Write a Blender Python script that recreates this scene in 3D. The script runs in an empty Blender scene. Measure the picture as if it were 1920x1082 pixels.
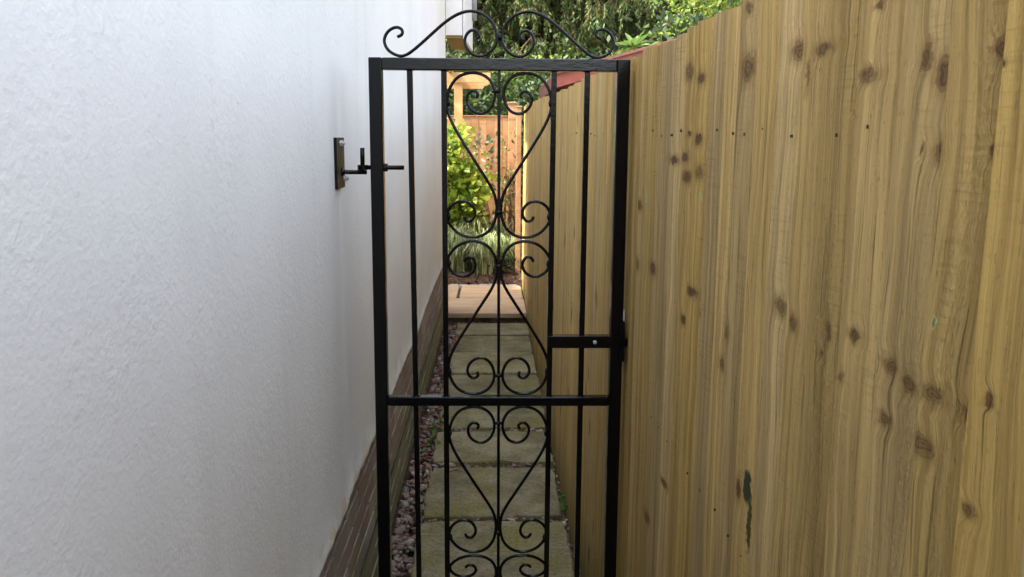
import bpy, math, random
import numpy as np
from mathutils import Vector, Matrix
R = math.radians
random.seed(7)
rng = np.random.default_rng(11)
scene = bpy.context.scene
col = scene.collection

# ------------------------------------------------------------------ camera
cam_d = bpy.data.cameras.new('camera'); cam = bpy.data.objects.new('camera', cam_d); col.objects.link(cam)
cam_d.sensor_width = 36.0; cam_d.lens = 36.0 * 1650 / 1920; cam_d.clip_start = .02; cam_d.clip_end = 400
cam.location = (0, 0, 1.6)
cam.rotation_euler = (R(80.242), R(-.383), R(-1.1976))
scene.camera = cam

# ------------------------------------------------------------------ sky and sun
SUN_EL = 50.0
sun_h = Vector((-.95, -.22)).normalized()            # horizontal direction towards the sun
world = bpy.data.worlds.new('World'); scene.world = world; world.use_nodes = True
nt = world.node_tree; nt.nodes.clear()
sky = nt.nodes.new('ShaderNodeTexSky'); sky.sky_type = 'NISHITA'; sky.sun_disc = False
sky.sun_elevation = R(SUN_EL); sky.sun_rotation = math.atan2(sun_h.x, sun_h.y)
sky.air_density = 1.0; sky.dust_density = 4.0; sky.ozone_density = 1.0
bg = nt.nodes.new('ShaderNodeBackground'); bg.inputs[1].default_value = .15
wo = nt.nodes.new('ShaderNodeOutputWorld')
hz = nt.nodes.new('ShaderNodeHueSaturation'); hz.inputs['Saturation'].default_value = .42   # thin veil of cloud: a paler sky
nt.links.new(sky.outputs[0], hz.inputs['Color']); nt.links.new(hz.outputs[0], bg.inputs[0]); nt.links.new(bg.outputs[0], wo.inputs[0])
sl = bpy.data.lights.new('sun', 'SUN'); so = bpy.data.objects.new('sun', sl); col.objects.link(so)
sl.energy = 2.0; sl.angle = R(.9); sl.color = (1, .93, .82)
sd = Vector((sun_h.x * math.cos(R(SUN_EL)), sun_h.y * math.cos(R(SUN_EL)), math.sin(R(SUN_EL))))
so.rotation_euler = sd.to_track_quat('Z', 'Y').to_euler(); so.location = (-5, -3, 9)
vs = scene.view_settings; vs.view_transform = 'Standard'; vs.look = 'None'; vs.exposure = 2.55; vs.gamma = 1; vs.use_curve_mapping = False
cy = scene.cycles; cy.max_bounces = 7; cy.diffuse_bounces = 4; cy.glossy_bounces = 2; cy.transmission_bounces = 3; cy.transparent_max_bounces = 4
cy.use_adaptive_sampling = True; cy.adaptive_threshold = .02; cy.caustics_reflective = False; cy.caustics_refractive = False

# ------------------------------------------------------------------ node helper
class NT:
    def __init__(s, name):
        s.m = bpy.data.materials.new(name); s.m.use_nodes = True
        s.t = s.m.node_tree; s.t.nodes.clear()
        s.out = s.n('ShaderNodeOutputMaterial')
    def n(s, ty, **k):
        x = s.t.nodes.new(ty)
        for a, b in k.items(): setattr(x, a, b)
        return x
    def put(s, sock, v):
        if hasattr(v, 'is_output') or isinstance(v, bpy.types.NodeSocket): s.t.links.new(v, sock)
        elif isinstance(v, (tuple, list)) and len(v) == 3 and sock.type == 'RGBA': sock.default_value = (*v, 1)
        else: sock.default_value = v
    def math(s, op, a, b=0., c=None, clamp=False):
        x = s.n('ShaderNodeMath', operation=op); x.use_clamp = clamp
        s.put(x.inputs[0], a); s.put(x.inputs[1], b)
        if c is not None: s.put(x.inputs[2], c)
        return x.outputs[0]
    def vec(s, op, a, b=(0, 0, 0)):
        x = s.n('ShaderNodeVectorMath', operation=op); s.put(x.inputs[0], a); s.put(x.inputs[1], b)
        return x.outputs['Value'] if op in ('LENGTH', 'DOT_PRODUCT') else x.outputs[0]
    def sep(s, v):
        x = s.n('ShaderNodeSeparateXYZ'); s.put(x.inputs[0], v); return x.outputs
    def comb(s, a, b, c):
        x = s.n('ShaderNodeCombineXYZ')
        for i, v in enumerate((a, b, c)): s.put(x.inputs[i], v)
        return x.outputs[0]
    def noise(s, v, scale, detail=2., rough=.5, dist=0.):
        x = s.n('ShaderNodeTexNoise'); s.put(x.inputs['Vector'], v); x.inputs['Scale'].default_value = scale
        x.inputs['Detail'].default_value = detail; x.inputs['Roughness'].default_value = rough; x.inputs['Distortion'].default_value = dist
        return x.outputs[0]
    def voro(s, v, scale, feat='F1', out='Distance'):
        x = s.n('ShaderNodeTexVoronoi', feature=feat); s.put(x.inputs['Vector'], v); x.inputs['Scale'].default_value = scale
        return x.outputs[out]
    def ramp(s, f, lo, hi, a=0., b=1.):
        x = s.n('ShaderNodeMapRange'); x.interpolation_type = 'SMOOTHSTEP'
        s.put(x.inputs[0], f)
        for i, v in enumerate((lo, hi, a, b)): s.put(x.inputs[1 + i], v)
        return x.outputs[0]
    def mix(s, f, a, b, mode='MIX'):
        x = s.n('ShaderNodeMix', data_type='RGBA', blend_type=mode); x.clamp_factor = True
        s.put(x.inputs[0], f); s.put(x.inputs[6], a); s.put(x.inputs[7], b); return x.outputs[2]
    def cramp(s, f, stops):
        x = s.n('ShaderNodeValToRGB'); s.put(x.inputs[0], f); e = x.color_ramp.elements
        while len(e) < len(stops): e.new(.5)
        for i, (p, c) in enumerate(stops): e[i].position = p; e[i].color = (*c, 1)
        return x.outputs[0]
    def bump(s, h, strength=.5, dist=.01, normal=None):
        x = s.n('ShaderNodeBump'); x.inputs['Strength'].default_value = strength; x.inputs['Distance'].default_value = dist
        s.put(x.inputs['Height'], h)
        if normal is not None: s.put(x.inputs['Normal'], normal)
        return x.outputs[0]
    def pos(s): return s.n('ShaderNodeNewGeometry').outputs['Position']
    def island(s): return s.n('ShaderNodeNewGeometry').outputs['Random Per Island']
    def obj(s): return s.n('ShaderNodeTexCoord').outputs['Object']
    def rnd(s): return s.n('ShaderNodeObjectInfo').outputs['Random']
    def bsdf(s, color, rough=.8, normal=None, spec=.3, metal=0.):
        x = s.n('ShaderNodeBsdfPrincipled'); s.put(x.inputs['Base Color'], color); s.put(x.inputs['Roughness'], rough)
        x.inputs['Specular IOR Level'].default_value = spec; x.inputs['Metallic'].default_value = metal
        if normal is not None: s.put(x.inputs['Normal'], normal)
        s.t.links.new(x.outputs[0], s.out.inputs[0]); return x
M = {}

def m_render():
    t = NT('white_render'); p = t.pos()
    yzs = t.vec('MULTIPLY', p, (1, .8, 1))
    g = t.noise(yzs, 150, 2, .5)
    g2 = t.noise(yzs, 60, 2, .5)
    v = t.voro(t.vec('ADD', p, (3.1, .2, 0)), 42, 'F1')
    blob = t.ramp(v, .08, .5, 1, 0)
    patch = t.ramp(t.noise(p, 5.5, 2), .38, .62)
    h = t.math('ADD', t.math('MULTIPLY', g, 1.0), t.math('MULTIPLY', g2, .8))
    h = t.math('MULTIPLY', h, t.math('MULTIPLY_ADD', patch, .3, .75))
    h = t.math('ADD', h, t.math('MULTIPLY', t.math('MULTIPLY', blob, patch), .5))
    h = t.math('ADD', h, t.math('MULTIPLY', t.noise(p, 17, 2), .8))
    pv = t.sep(p)
    # faint damp streaks running down, greenish near the far corner
    st = t.noise(t.comb(0., t.math('MULTIPLY', pv[1], 6.), t.math('MULTIPLY', pv[2], .5)), 1.6, 4, .6)
    dirt = t.math('MULTIPLY', t.ramp(st, .48, .75), t.ramp(t.noise(p, 1.1, 2), .4, .7))
    base = t.mix(t.ramp(t.noise(p, 2.3, 3), .3, .7), (.80, .81, .81), (.75, .76, .76))
    base = t.mix(t.math('MULTIPLY', dirt, .3), base, (.52, .53, .50))
    algae = t.math('MULTIPLY', t.ramp(pv[1], 5.8, 7.6), t.ramp(t.math('ADD', pv[2], t.math('MULTIPLY', st, .8)), 2.35, 3.0))
    base = t.mix(t.math('MULTIPLY', algae, .45), base, (.50, .53, .36))
    low = t.math('MULTIPLY', t.ramp(t.math('ADD', pv[2], t.math('MULTIPLY', st, .12)), .80, .66), t.ramp(t.noise(p, 9, 3), .35, .7))
    base = t.mix(t.math('MULTIPLY', low, .5), base, (.48, .48, .38))
    # worn paint along the bottom lip, cream render showing
    lip = t.math('MULTIPLY', t.ramp(pv[2], .66, .60), t.ramp(t.noise(p, 22, 3), .50, .56))
    lip = t.math('MULTIPLY', lip, t.ramp(pv[1], 2.75, 2.45))
    base = t.mix(t.math('MULTIPLY', lip, .85), base, (.62, .52, .38))
    pit = t.ramp(t.voro(p, 9.5), .0, .022, 1, 0)
    base = t.mix(t.math('MULTIPLY', pit, .3), base, (.4, .4, .38))
    t.bsdf(base, .6, t.bump(h, .24, .0038), .4)
    return t.m

KN = [(1.229,1.719,.024,.012),(1.135,1.713,.03,.008),(1.44,1.804,.014,.009),(1.43,1.711,.022,.02),(1.715,1.713,.02,.011),(1.807,1.731,.03,.016),(1.182,1.684,.005,.018),(.885,1.68,.009,.011),(.855,1.662,.013,.016),(.984,1.744,.006,.006),(.998,1.671,.018,.006),(.762,1.676,.008,.011),(.745,1.666,.004,.003),(1.038,1.629,.01,.002),(1.716,1.598,.02,.011),(1.786,1.608,.012,.006),(1.912,1.554,.045,.009),(1.813,1.562,.025,.01),(1.794,1.522,.03,.012),(1.705,1.534,.02,.013),(.847,1.59,.012,.01),(.761,1.59,.006,.006),(.881,1.592,.003,.005),(2.258,1.43,.026,.013),(2.268,1.277,.025,.016),(2.098,1.289,.026,.016),(1.487,1.37,.01,.01),(1.715,1.3,.03,.01),(1.239,1.362,.02,.012),(1.179,1.349,.013,.01),(1.477,1.271,.019,.012),(1.498,1.206,.018,.011),(1.776,1.229,.02,.01),(1.066,1.363,.006,.013),(.986,1.376,.011,.007),(.904,1.362,.011,.008),(.87,1.352,.009,.01),(.906,1.302,.012,.007),(.81,1.358,.016,.008),(.82,1.303,.018,.011),(.763,1.352,.006,.008),(.756,1.342,.005,.008),(.723,1.38,.005,.005),(.733,1.274,.01,.006),(1.077,1.331,.006,.005),(1.886,.829,.026,.008),(2.073,.661,.026,.013),(1.364,1.032,.012,.016),(1.012,1.321,.005,.005),(1.658,1.268,.009,.008)]
def m_fence(name, tone, marks=None):
    """sawn treated softwood: upright grain, saw marks, knots, per board variation"""
    t = NT(name); o = t.obj(); r = t.rnd()
    off = t.comb(t.math('MULTIPLY', r, 37.), t.math('MULTIPLY', r, 91.), t.math('MULTIPLY', r, 53.))
    q = t.vec('ADD', o, off); qs = t.sep(q)
    wob = t.math('MULTIPLY', t.math('SUBTRACT', t.noise(t.vec('MULTIPLY', q, (1, 6, 2.2)), 1.3, 2), .5), .05)
    gy = t.math('ADD', qs[1], wob); p = t.pos(); kn = None
    if marks and [k for k in KN if marks[0] < k[0] < marks[1]]:
        wv = t.n('ShaderNodeTexNoise'); t.put(wv.inputs['Vector'], p); wv.inputs['Scale'].default_value = 70; wv.inputs['Detail'].default_value = 2
        d = t.vec('MULTIPLY', t.vec('SUBTRACT', wv.outputs['Color'], (.5, .5, .5)), (0, .020, .018))
        pp = t.vec('ADD', p, d)
        for (y, z, a, b) in KN:
            if not marks[0] < y < marks[1]: continue
            e = t.vec('LENGTH', t.vec('MULTIPLY', t.vec('SUBTRACT', pp, (0, y, z)), (0, .95 / a, .95 / b)))
            kn = e if kn is None else t.math('MINIMUM', kn, e)
        gy = t.math('ADD', gy, t.ramp(kn, .4, 3.6, .008, 0.))
    gv = t.comb(qs[0], t.math('MULTIPLY', gy, 40.), t.math('MULTIPLY', qs[2], .55))
    rings = t.noise(gv, 2.2, 3, .6)
    fine = t.noise(t.comb(qs[0], t.math('MULTIPLY', gy, 170.), t.math('MULTIPLY', qs[2], 3.)), 2.0, 3, .6)
    saw = t.noise(t.comb(qs[0], t.math('MULTIPLY', qs[1], 8.), t.math('MULTIPLY', qs[2], 150.)), 1.4, 2)
    rag = t.noise(t.vec('MULTIPLY', q, (1, 230, 85)), 1.0, 2, .6)
    blot = t.noise(t.vec('MULTIPLY', q, (1, 9, 2)), 1.2, 3)
    c = t.mix(t.ramp(rings, .36, .64), tone[0], tone[1])
    c = t.mix(t.math('MULTIPLY', t.ramp(blot, .45, .75), .55), c, tone[2])
    c = t.mix(t.math('MULTIPLY', t.ramp(fine, .52, .76), .62), c, tone[3])
    c = t.mix(t.math('MULTIPLY', t.ramp(fine, .46, .28), .35), c, tuple(q * 1.35 for q in tone[1]))
    c = t.mix(t.math('MULTIPLY', t.ramp(rag, .60, .74), .40), c, tone[3])
    sawp = t.math('MULTIPLY', t.ramp(saw, .52, .68), t.ramp(t.noise(t.vec('MULTIPLY', q, (1, 10, 3)), 1.3, 1), .5, .62))
    c = t.mix(t.math('MULTIPLY', sawp, .22), c, tone[3])
    crack = t.ramp(t.noise(t.comb(0., t.math('MULTIPLY', gy, 62.), t.math('MULTIPLY', qs[2], 1.6)), 1.7, 2, .5), .64, .72)
    c = t.mix(t.math('MULTIPLY', crack, .42), c, tone[3])
    hsv = t.n('ShaderNodeHueSaturation'); t.put(hsv.inputs['Color'], c)
    strip = t.ramp(t.noise(t.comb(0., t.math('MULTIPLY', gy, 30.), t.math('MULTIPLY', qs[2], .25)), 1.5, 1), .34, .66, .89, 1.11)
    t.put(hsv.inputs['Value'], t.math('MULTIPLY', strip, t.math('MULTIPLY_ADD', t.math('FRACT', t.math('MULTIPLY', r, 7.13)), .34, .82)))
    t.put(hsv.inputs['Saturation'], t.math('MULTIPLY_ADD', t.math('FRACT', t.math('MULTIPLY', r, 3.71)), .16, .86))
    c = hsv.outputs[0]
    if kn is not None:
        dark = t.ramp(kn, .55, 1.12, 1, 0); halo = t.ramp(kn, .8, 2.2, 1, 0)
        krand = t.ramp(t.noise(p, 7, 1), .35, .65, .55, 1.)
        c = t.mix(t.math('MULTIPLY', halo, .50), c, (.20, .115, .036))
        c = t.mix(t.math('MULTIPLY', t.math('MULTIPLY', dark, .88), krand), c, (.085, .046, .018))
        ringk = t.math('MULTIPLY', t.ramp(t.math('SINE', t.math('MULTIPLY', kn, 15.)), -.2, 1.), t.ramp(kn, 1.5, .6))
        c = t.mix(t.math('MULTIPLY', ringk, .45), c, (.035, .018, .008))
        def spot(y, z, a, b, cc, k, cur):
            if not marks[0] < y < marks[1]: return cur
            e = t.vec('LENGTH', t.vec('MULTIPLY', t.vec('SUBTRACT', pp, (0, y, z)), (0, 1 / a, 1 / b)))
            return t.mix(t.math('MULTIPLY', t.ramp(e, .7, 1.1, 1, 0), k), cur, cc)
        c = spot(1.326, 1.05, .018, .030, (.012, .030, .010), .95, c)
        c = spot(1.312, .993, .008, .050, (.016, .030, .010), .9, c)
        c = spot(1.124, 1.094, .011, .026, (.20, .26, .10), .85, c)
        c = spot(1.124, 1.076, .004, .005, (.03, .05, .02), .85, c)
        c = spot(.82, 1.427, .0045, .010, (.34, .36, .17), .8, c)
        c = spot(.82, 1.427, .002, .006, (.12, .11, .05), .8, c)
        c = spot(2.178, 1.456, .012, .016, (.34, .34, .15), .8, c)
        c = spot(1.69, 1.49, .009, .012, (.34, .34, .15), .8, c)
        hk = 0.
    else:
        vq = t.vec('MULTIPLY', t.vec('ADD', q, t.vec('MULTIPLY', off, (0, 2, 3))), (0, 15., 5.0))
        vd = t.voro(vq, 1.0); keep = t.ramp(t.noise(t.vec('MULTIPLY', q, (0, 9, 2.4)), 1.5, 1), .42, .50)
        dark = t.math('MULTIPLY', t.ramp(vd, .07, .24, 1, 0), keep)
        c = t.mix(t.math('MULTIPLY', dark, .75), c, (.075, .04, .016))
        hk = t.math('MULTIPLY', dark, .3)
    # darker and faintly green towards the foot of the boards
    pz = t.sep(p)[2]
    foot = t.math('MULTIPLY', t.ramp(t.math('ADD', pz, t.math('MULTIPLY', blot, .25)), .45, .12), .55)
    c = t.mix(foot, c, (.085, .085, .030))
    h = t.math('ADD', t.math('MULTIPLY', fine, .5), t.math('MULTIPLY', rings, .9))
    rough_zone = t.ramp(t.noise(t.vec('MULTIPLY', q, (1, 14, 1.5)), 1.1, 2), .48, .66)
    h = t.math('ADD', h, t.math('MULTIPLY', t.math('MULTIPLY', rag, rough_zone), .9))
    h = t.math('ADD', h, t.math('MULTIPLY', saw, .16))
    h = t.math('SUBTRACT', t.math('SUBTRACT', h, hk), t.math('MULTIPLY', crack, .6))
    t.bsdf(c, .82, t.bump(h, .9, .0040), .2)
    return t.m

def m_simple(name, c1, c2, scale=20., rough=.8, bump=.3, bdist=.004, spec=.3, stretch=(1, 1, 1), rand=.15, bscale=3.):
    t = NT(name); o = t.vec('MULTIPLY', t.obj(), stretch); r = t.rnd()
    o = t.vec('ADD', o, t.comb(t.math('MULTIPLY', r, 17.), t.math('MULTIPLY', r, 31.), t.math('MULTIPLY', r, 9.)))
    n1 = t.noise(o, scale, 5, .6); n2 = t.noise(o, scale * bscale, 3, .6)
    c = t.mix(t.ramp(n1, .3, .7), c1, c2)
    hsv = t.n('ShaderNodeHueSaturation'); t.put(hsv.inputs['Color'], c); t.put(hsv.inputs['Value'], t.math('MULTIPLY_ADD', r, 2 * rand, 1 - rand))
    t.bsdf(hsv.outputs[0], rough, t.bump(t.math('ADD', n1, t.math('MULTIPLY', n2, .5)), bump, bdist), spec)
    return t.m

def m_iron(name='black_gloss_paint', spec=.24, bs=.08):
    t = NT(name); o = t.pos()
    n1 = t.noise(t.vec('MULTIPLY', o, (1, 1, 3.0)), 30, 5, .65); n2 = t.noise(o, 160, 2)
    h = t.math('ADD', n1, t.math('MULTIPLY', n2, .22))
    x = t.bsdf((.004, .004, .0045), t.ramp(n2, .3, .7, .06, .15), t.bump(h, bs, .005), spec)
    return t.m

def m_slab():
    t = NT('weathered_concrete'); o = t.obj(); r = t.rnd()
    q = t.vec('ADD', o, t.comb(t.math('MULTIPLY', r, 23.), t.math('MULTIPLY', r, 71.), 0.))
    a = t.noise(q, 4.5, 5, .62); b = t.noise(q, 60, 4, .7); g = t.noise(t.vec('ADD', q, (5, 2, 0)), 3.2, 4, .6)
    c = t.mix(t.ramp(a, .32, .68), (.125, .112, .060), (.300, .268, .168))
    c = t.mix(t.math('MULTIPLY', t.ramp(g, .42, .64), .75), c, (.185, .170, .050))
    c = t.mix(t.math('MULTIPLY', t.ramp(b, .52, .72), .35), c, (.47, .45, .35))
    c = t.mix(t.math('MULTIPLY', t.ramp(b, .47, .33), .7), c, (.065, .058, .036))
    fl = t.ramp(t.voro(q, 8), .03, .055, 1, 0)
    c = t.mix(t.math('MULTIPLY', fl, .35), c, (.34, .33, .25))
    hs = t.n('ShaderNodeHueSaturation'); t.put(hs.inputs['Color'], c); t.put(hs.inputs['Value'], t.math('MULTIPLY_ADD', r, .3, .85))
    t.bsdf(hs.outputs[0], .88, t.bump(t.math('ADD', a, t.math('MULTIPLY', b, .5)), .5, .006), .25)
    return t.m

def m_brick():
    t = NT('old_brick'); o = t.obj(); r = t.rnd(); p = t.sep(t.pos())
    q = t.vec('ADD', o, t.comb(t.math('MULTIPLY', r, 23.), t.math('MULTIPLY', r, 71.), 0.))
    a = t.noise(q, 16, 5, .65); b = t.noise(q, 90, 3, .6)
    c = t.cramp(t.math('MULTIPLY_ADD', a, .45, t.math('MULTIPLY', r, .6)), [(0., (.24, .19, .16)), (.35, (.32, .245, .205)), (.6, (.33, .29, .25)), (.9, (.44, .40, .35))])
    c = t.mix(t.math('MULTIPLY', t.ramp(b, .5, .75), .4), c, (.27, .23, .19))
    al = t.math('ADD', p[2], t.math('MULTIPLY', t.noise(t.pos(), 5, 3), .30))
    c = t.mix(t.math('MULTIPLY', t.ramp(al, .50, .30), .75), c, (.225, .235, .125))
    t.bsdf(c, .9, t.bump(t.math('ADD', a, t.math('MULTIPLY', b, .6)), .6, .005), .15)
    return t.m

def m_pebble():
    t = NT('river_pebble'); r = t.island(); p = t.pos(); n = t.noise(p, 45, 4, .6)
    c = t.cramp(r, [(0, (.12, .10, .08)), (.18, (.25, .165, .115)), (.38, (.16, .15, .14)), (.55, (.31, .19, .125)), (.72, (.26, .235, .20)), (.86, (.18, .105, .08)), (.97, (.50, .46, .41))])
    c = t.mix(t.math('MULTIPLY', t.ramp(n, .4, .65), .4), c, (.075, .06, .045))
    t.bsdf(c, .6, t.bump(n, .25, .003), .4); return t.m

def m_leaf(name, stops, trans=.3, rough=.5, noise_amt=.0, spec=.35):
    t = NT(name); r = t.island(); c = t.cramp(r, stops)
    x = t.bsdf(c, rough, None, spec)
    if trans:
        tr = t.n('ShaderNodeBsdfTranslucent'); t.put(tr.inputs[0], c)
        mx = t.n('ShaderNodeMixShader'); mx.inputs[0].default_value = trans
        t.t.links.new(x.outputs[0], mx.inputs[1]); t.t.links.new(tr.outputs[0], mx.inputs[2]); t.t.links.new(mx.outputs[0], t.out.inputs[0])
    return t.m

M['render'] = m_render()
SEGS = [-.7, .72, .80, .87, .95, 1.05, 1.17, 1.30, 1.45, 1.65, 1.85, 2.10, 2.80]      # knots are looked up only on the boards near them
TONE = [(.325, .210, .059), (.455, .307, .096), (.275, .175, .050), (.135, .082, .024)]
FSEG = [m_fence('treated_softwood', TONE, marks=(a - .13, b + .13)) for a, b in zip(SEGS[:-1], SEGS[1:])]
M['fence'] = FSEG[0]
M['fence_far'] = m_fence('treated_softwood_lit', [(.47, .315, .100), (.57, .395, .140), (.39, .255, .080), (.18, .105, .032)])  # same timber in lighter colours, standing in for brighter light beyond the gate
M['orange'] = m_fence('orange_stained_softwood', [(.46, .235, .098), (.54, .295, .135), (.42, .20, .08), (.29, .13, .05)])
M['pergola'] = m_simple('pale_pine', (.60, .36, .15), (.70, .45, .22), 6, .7, .2, .003, .3, (1, 1, 1))
M['iron'] = m_iron()
M['iron_brushed'] = m_iron('brushed_on_black_gloss', .42, .13)
M['slab'] = m_slab()
M['brick'] = m_brick()
M['mortar'] = m_simple('lime_mortar', (.36, .34, .28), (.52, .49, .41), 30, .95, .5, .004)
M['slate'] = m_simple('dark_slate', (.03, .03, .033), (.06, .06, .06), 30, .8)
M['pebble'] = m_pebble()
M['soil'] = m_simple('damp_soil', (.045, .026, .016), (.10, .06, .038), 30, .95, .8, .02)
M['bark'] = m_simple('bark_chip', (.07, .036, .024), (.15, .08, .055), 22, .9, .6, .01)
M['ground'] = m_simple('trodden_ground', (.085, .075, .055), (.14, .125, .09), 3, .95, .5, .02)
M['sandstone'] = m_simple('buff_sandstone', (.37, .260, .165), (.46, .335, .22), 5, .85, .3, .004, .25, (1, 2.5, 1), .08)
M['sett'] = m_simple('grey_granite_sett', (.24, .23, .24), (.38, .36, .36), 40, .85, .4, .004)
M['riser'] = m_simple('mossy_concrete', (.075, .072, .038), (.14, .13, .085), 9, .95, .5, .008)
M['white'] = m_simple('white_gloss_board', (.80, .80, .80), (.74, .73, .71), 6, .5, .1, .002)
M['greywood'] = m_simple('grey_painted_board', (.26, .25, .25), (.34, .33, .32), 8, .7)
M['soffit'] = m_simple('weathered_soffit_board', (.30, .22, .09), (.22, .15, .06), 7, .8, .2, .003)
M['roof'] = m_simple('brown_roof_tile', (.16, .08, .055), (.22, .12, .085), 10, .9, .4, .01)
M['shed'] = m_simple('red_brown_shed_paint', (.30, .085, .060), (.38, .125, .085), 14, .75, .2, .003)
M['felt'] = m_simple('pink_roof_felt', (.23, .105, .082), (.17, .078, .062), 40, .95, .5, .003)
M['zinc'] = m_simple('zinc_plated_steel', (.55, .56, .58), (.42, .43, .45), 60, .35, .1, .001, .6)
M['rust'] = m_simple('primed_steel', (.055, .036, .016), (.10, .066, .03), 25, .6, .15, .002)
M['bark_wood'] = m_simple('tree_bark', (.055, .038, .024), (.11, .078, .05), 18, .95, .8, .02, .1, (1, 1, .3))
M['stem'] = m_simple('brown_stem', (.10, .055, .03), (.15, .09, .05), 30, .9, .2)
M['l_gold'] = m_leaf('golden_leaf', [(0, (.09, .17, .020)), (.35, (.19, .30, .030)), (.7, (.31, .42, .045)), (1, (.46, .53, .09))], .42)
M['l_grey'] = m_leaf('silvery_leaf', [(0, (.06, .10, .05)), (.5, (.14, .19, .11)), (.85, (.26, .31, .21)), (1, (.40, .40, .26))], .25)
M['l_climb'] = m_leaf('climber_leaf', [(0, (.07, .11, .04)), (.5, (.16, .21, .08)), (.85, (.28, .33, .13)), (1, (.46, .46, .10))], .3)
M['l_grass'] = m_leaf('variegated_blade', [(0, (.10, .16, .05)), (.4, (.22, .30, .12)), (.7, (.42, .47, .25)), (1, (.60, .62, .40))], .3)
M['l_dark'] = m_leaf('evergreen_leaf', [(0, (.018, .035, .012)), (.6, (.035, .065, .020)), (.92, (.07, .11, .03)), (1, (.16, .20, .045))], .2)
M['l_mid'] = m_leaf('green_leaf', [(0, (.03, .06, .016)), (.5, (.07, .12, .028)), (.9, (.14, .20, .04)), (1, (.24, .28, .05))], .35)
M['l_lime'] = m_leaf('yellow_green_leaf', [(0, (.06, .11, .02)), (.5, (.14, .21, .035)), (.85, (.25, .32, .05)), (1, (.45, .40, .06))], .4)
M['l_spruce'] = m_leaf('spruce_needle', [(0, (.045, .085, .024)), (.45, (.085, .145, .036)), (.72, (.16, .23, .065)), (.8, (.13, .10, .032)), (1, (.20, .16, .055))], .15, .6)
M['l_twig'] = m_leaf('dry_twig', [(0, (.055, .036, .018)), (.6, (.11, .075, .036)), (1, (.19, .135, .06))], 0, .9, spec=.1)
M['l_rhodo'] = m_leaf('glossy_leaf', [(0, (.08, .16, .035)), (1, (.17, .27, .07))], .3, .45)
M['l_dead'] = m_leaf('fallen_leaf', [(0, (.14, .045, .03)), (.5, (.20, .075, .05)), (1, (.30, .13, .08))], .1, .7)
M['l_weed'] = m_leaf('weed_leaf', [(0, (.06, .13, .03)), (1, (.15, .26, .06))], .3)

# ------------------------------------------------------------------ mesh helpers
class MB:
    def __init__(s): s.v = []; s.f = []
    def box(s, x0, x1, y0, y1, z0, z1):
        n = len(s.v)
        s.v += [(x0, y0, z0), (x1, y0, z0), (x1, y1, z0), (x0, y1, z0), (x0, y0, z1), (x1, y0, z1), (x1, y1, z1), (x0, y1, z1)]
        s.f += [tuple(n + i for i in q) for q in ((0, 3, 2, 1), (4, 5, 6, 7), (0, 1, 5, 4), (1, 2, 6, 5), (2, 3, 7, 6), (3, 0, 4, 7))]
        return s
    def quad(s, a, b, c, d):
        n = len(s.v); s.v += [a, b, c, d]; s.f.append((n, n + 1, n + 2, n + 3)); return s
    def poly(s, pts):
        n = len(s.v); s.v += pts; s.f.append(tuple(range(n, n + len(pts)))); return s
    def prism(s, pts, axis, a, b):
        """outline in the other two axes, extruded from a to b along axis"""
        n = len(s.v); k = len(pts)
        for q in (a, b):
            for (u, w) in pts:
                s.v.append((q, u, w) if axis == 0 else (u, q, w) if axis == 1 else (u, w, q))
        s.f.append(tuple(range(n, n + k))); s.f.append(tuple(range(n + 2 * k - 1, n + k - 1, -1)))
        for i in range(k): j = (i + 1) % k; s.f.append((n + i, n + k + i, n + k + j, n + j))
        return s
    def tube(s, pts, rad, seg=8, square=False):
        pts = [Vector(p) for p in pts]; n0 = len(s.v); k = len(pts)
        rad = rad if isinstance(rad, (list, tuple)) else [rad] * k
        t0 = (pts[1] - pts[0]).normalized(); up = Vector((0, 1, 0)) if abs(t0.y) < .9 else Vector((1, 0, 0))
        for i, p in enumerate(pts):
            t = (pts[min(i + 1, k - 1)] - pts[max(i - 1, 0)]).normalized()
            u = (up - t * up.dot(t)).normalized(); w = t.cross(u); up = u
            for j in range(seg):
                a = 2 * math.pi * (j + (.5 if square else 0)) / seg
                s.v.append(tuple(p + (u * math.cos(a) + w * math.sin(a)) * rad[i]))
        for i in range(k - 1):
            for j in range(seg):
                a = n0 + i * seg + j; b = n0 + i * seg + (j + 1) % seg
                s.f.append((a, b, b + seg, a + seg))
        s.f.append(tuple(n0 + j for j in range(seg))[::-1]); s.f.append(tuple(n0 + (k - 1) * seg + j for j in range(seg)))
        return s
    def mesh(s, name, mat, smooth=False):
        me = bpy.data.meshes.new(name); me.from_pydata([tuple(map(float, v)) for v in s.v], [], s.f); me.update()
        import bmesh
        bm = bmesh.new(); bm.from_mesh(me); bmesh.ops.recalc_face_normals(bm, faces=bm.faces); bm.to_mesh(me); bm.free()
        me.materials.append(mat)
        if smooth: me.polygons.foreach_set('use_smooth', [True] * len(me.polygons))
        return me
    def build(s, name, mat, parent=None, smooth=False, bevel=0.):
        o = link(name, s.mesh(name, mat, smooth), parent)
        if bevel:
            b = o.modifiers.new('bevel', 'BEVEL'); b.width = bevel; b.segments = 2; b.limit_method = 'ANGLE'; b.angle_limit = R(40)
        return o
def link(name, data, parent=None, loc=None):
    o = bpy.data.objects.new(name, data); col.objects.link(o)
    if parent is not None: o.parent = parent
    if loc is not None: o.location = loc
    return o
def tag(o, label=None, cat=None, group=None, kind=None):
    if label: o['label'] = label
    if cat: o['category'] = cat
    if group: o['group'] = group
    if kind: o['kind'] = kind
    return o
def thing(name, label, cat, loc=(0, 0, 0), group=None):
    o = bpy.data.objects.new(name, None); col.objects.link(o); o.location = loc; o.empty_display_size = .1
    return tag(o, label, cat, group)
def part(o, parent):                      # parent a mesh that was made in world coordinates
    o.parent = parent; o.matrix_parent_inverse = parent_world(parent).inverted(); return o
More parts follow.
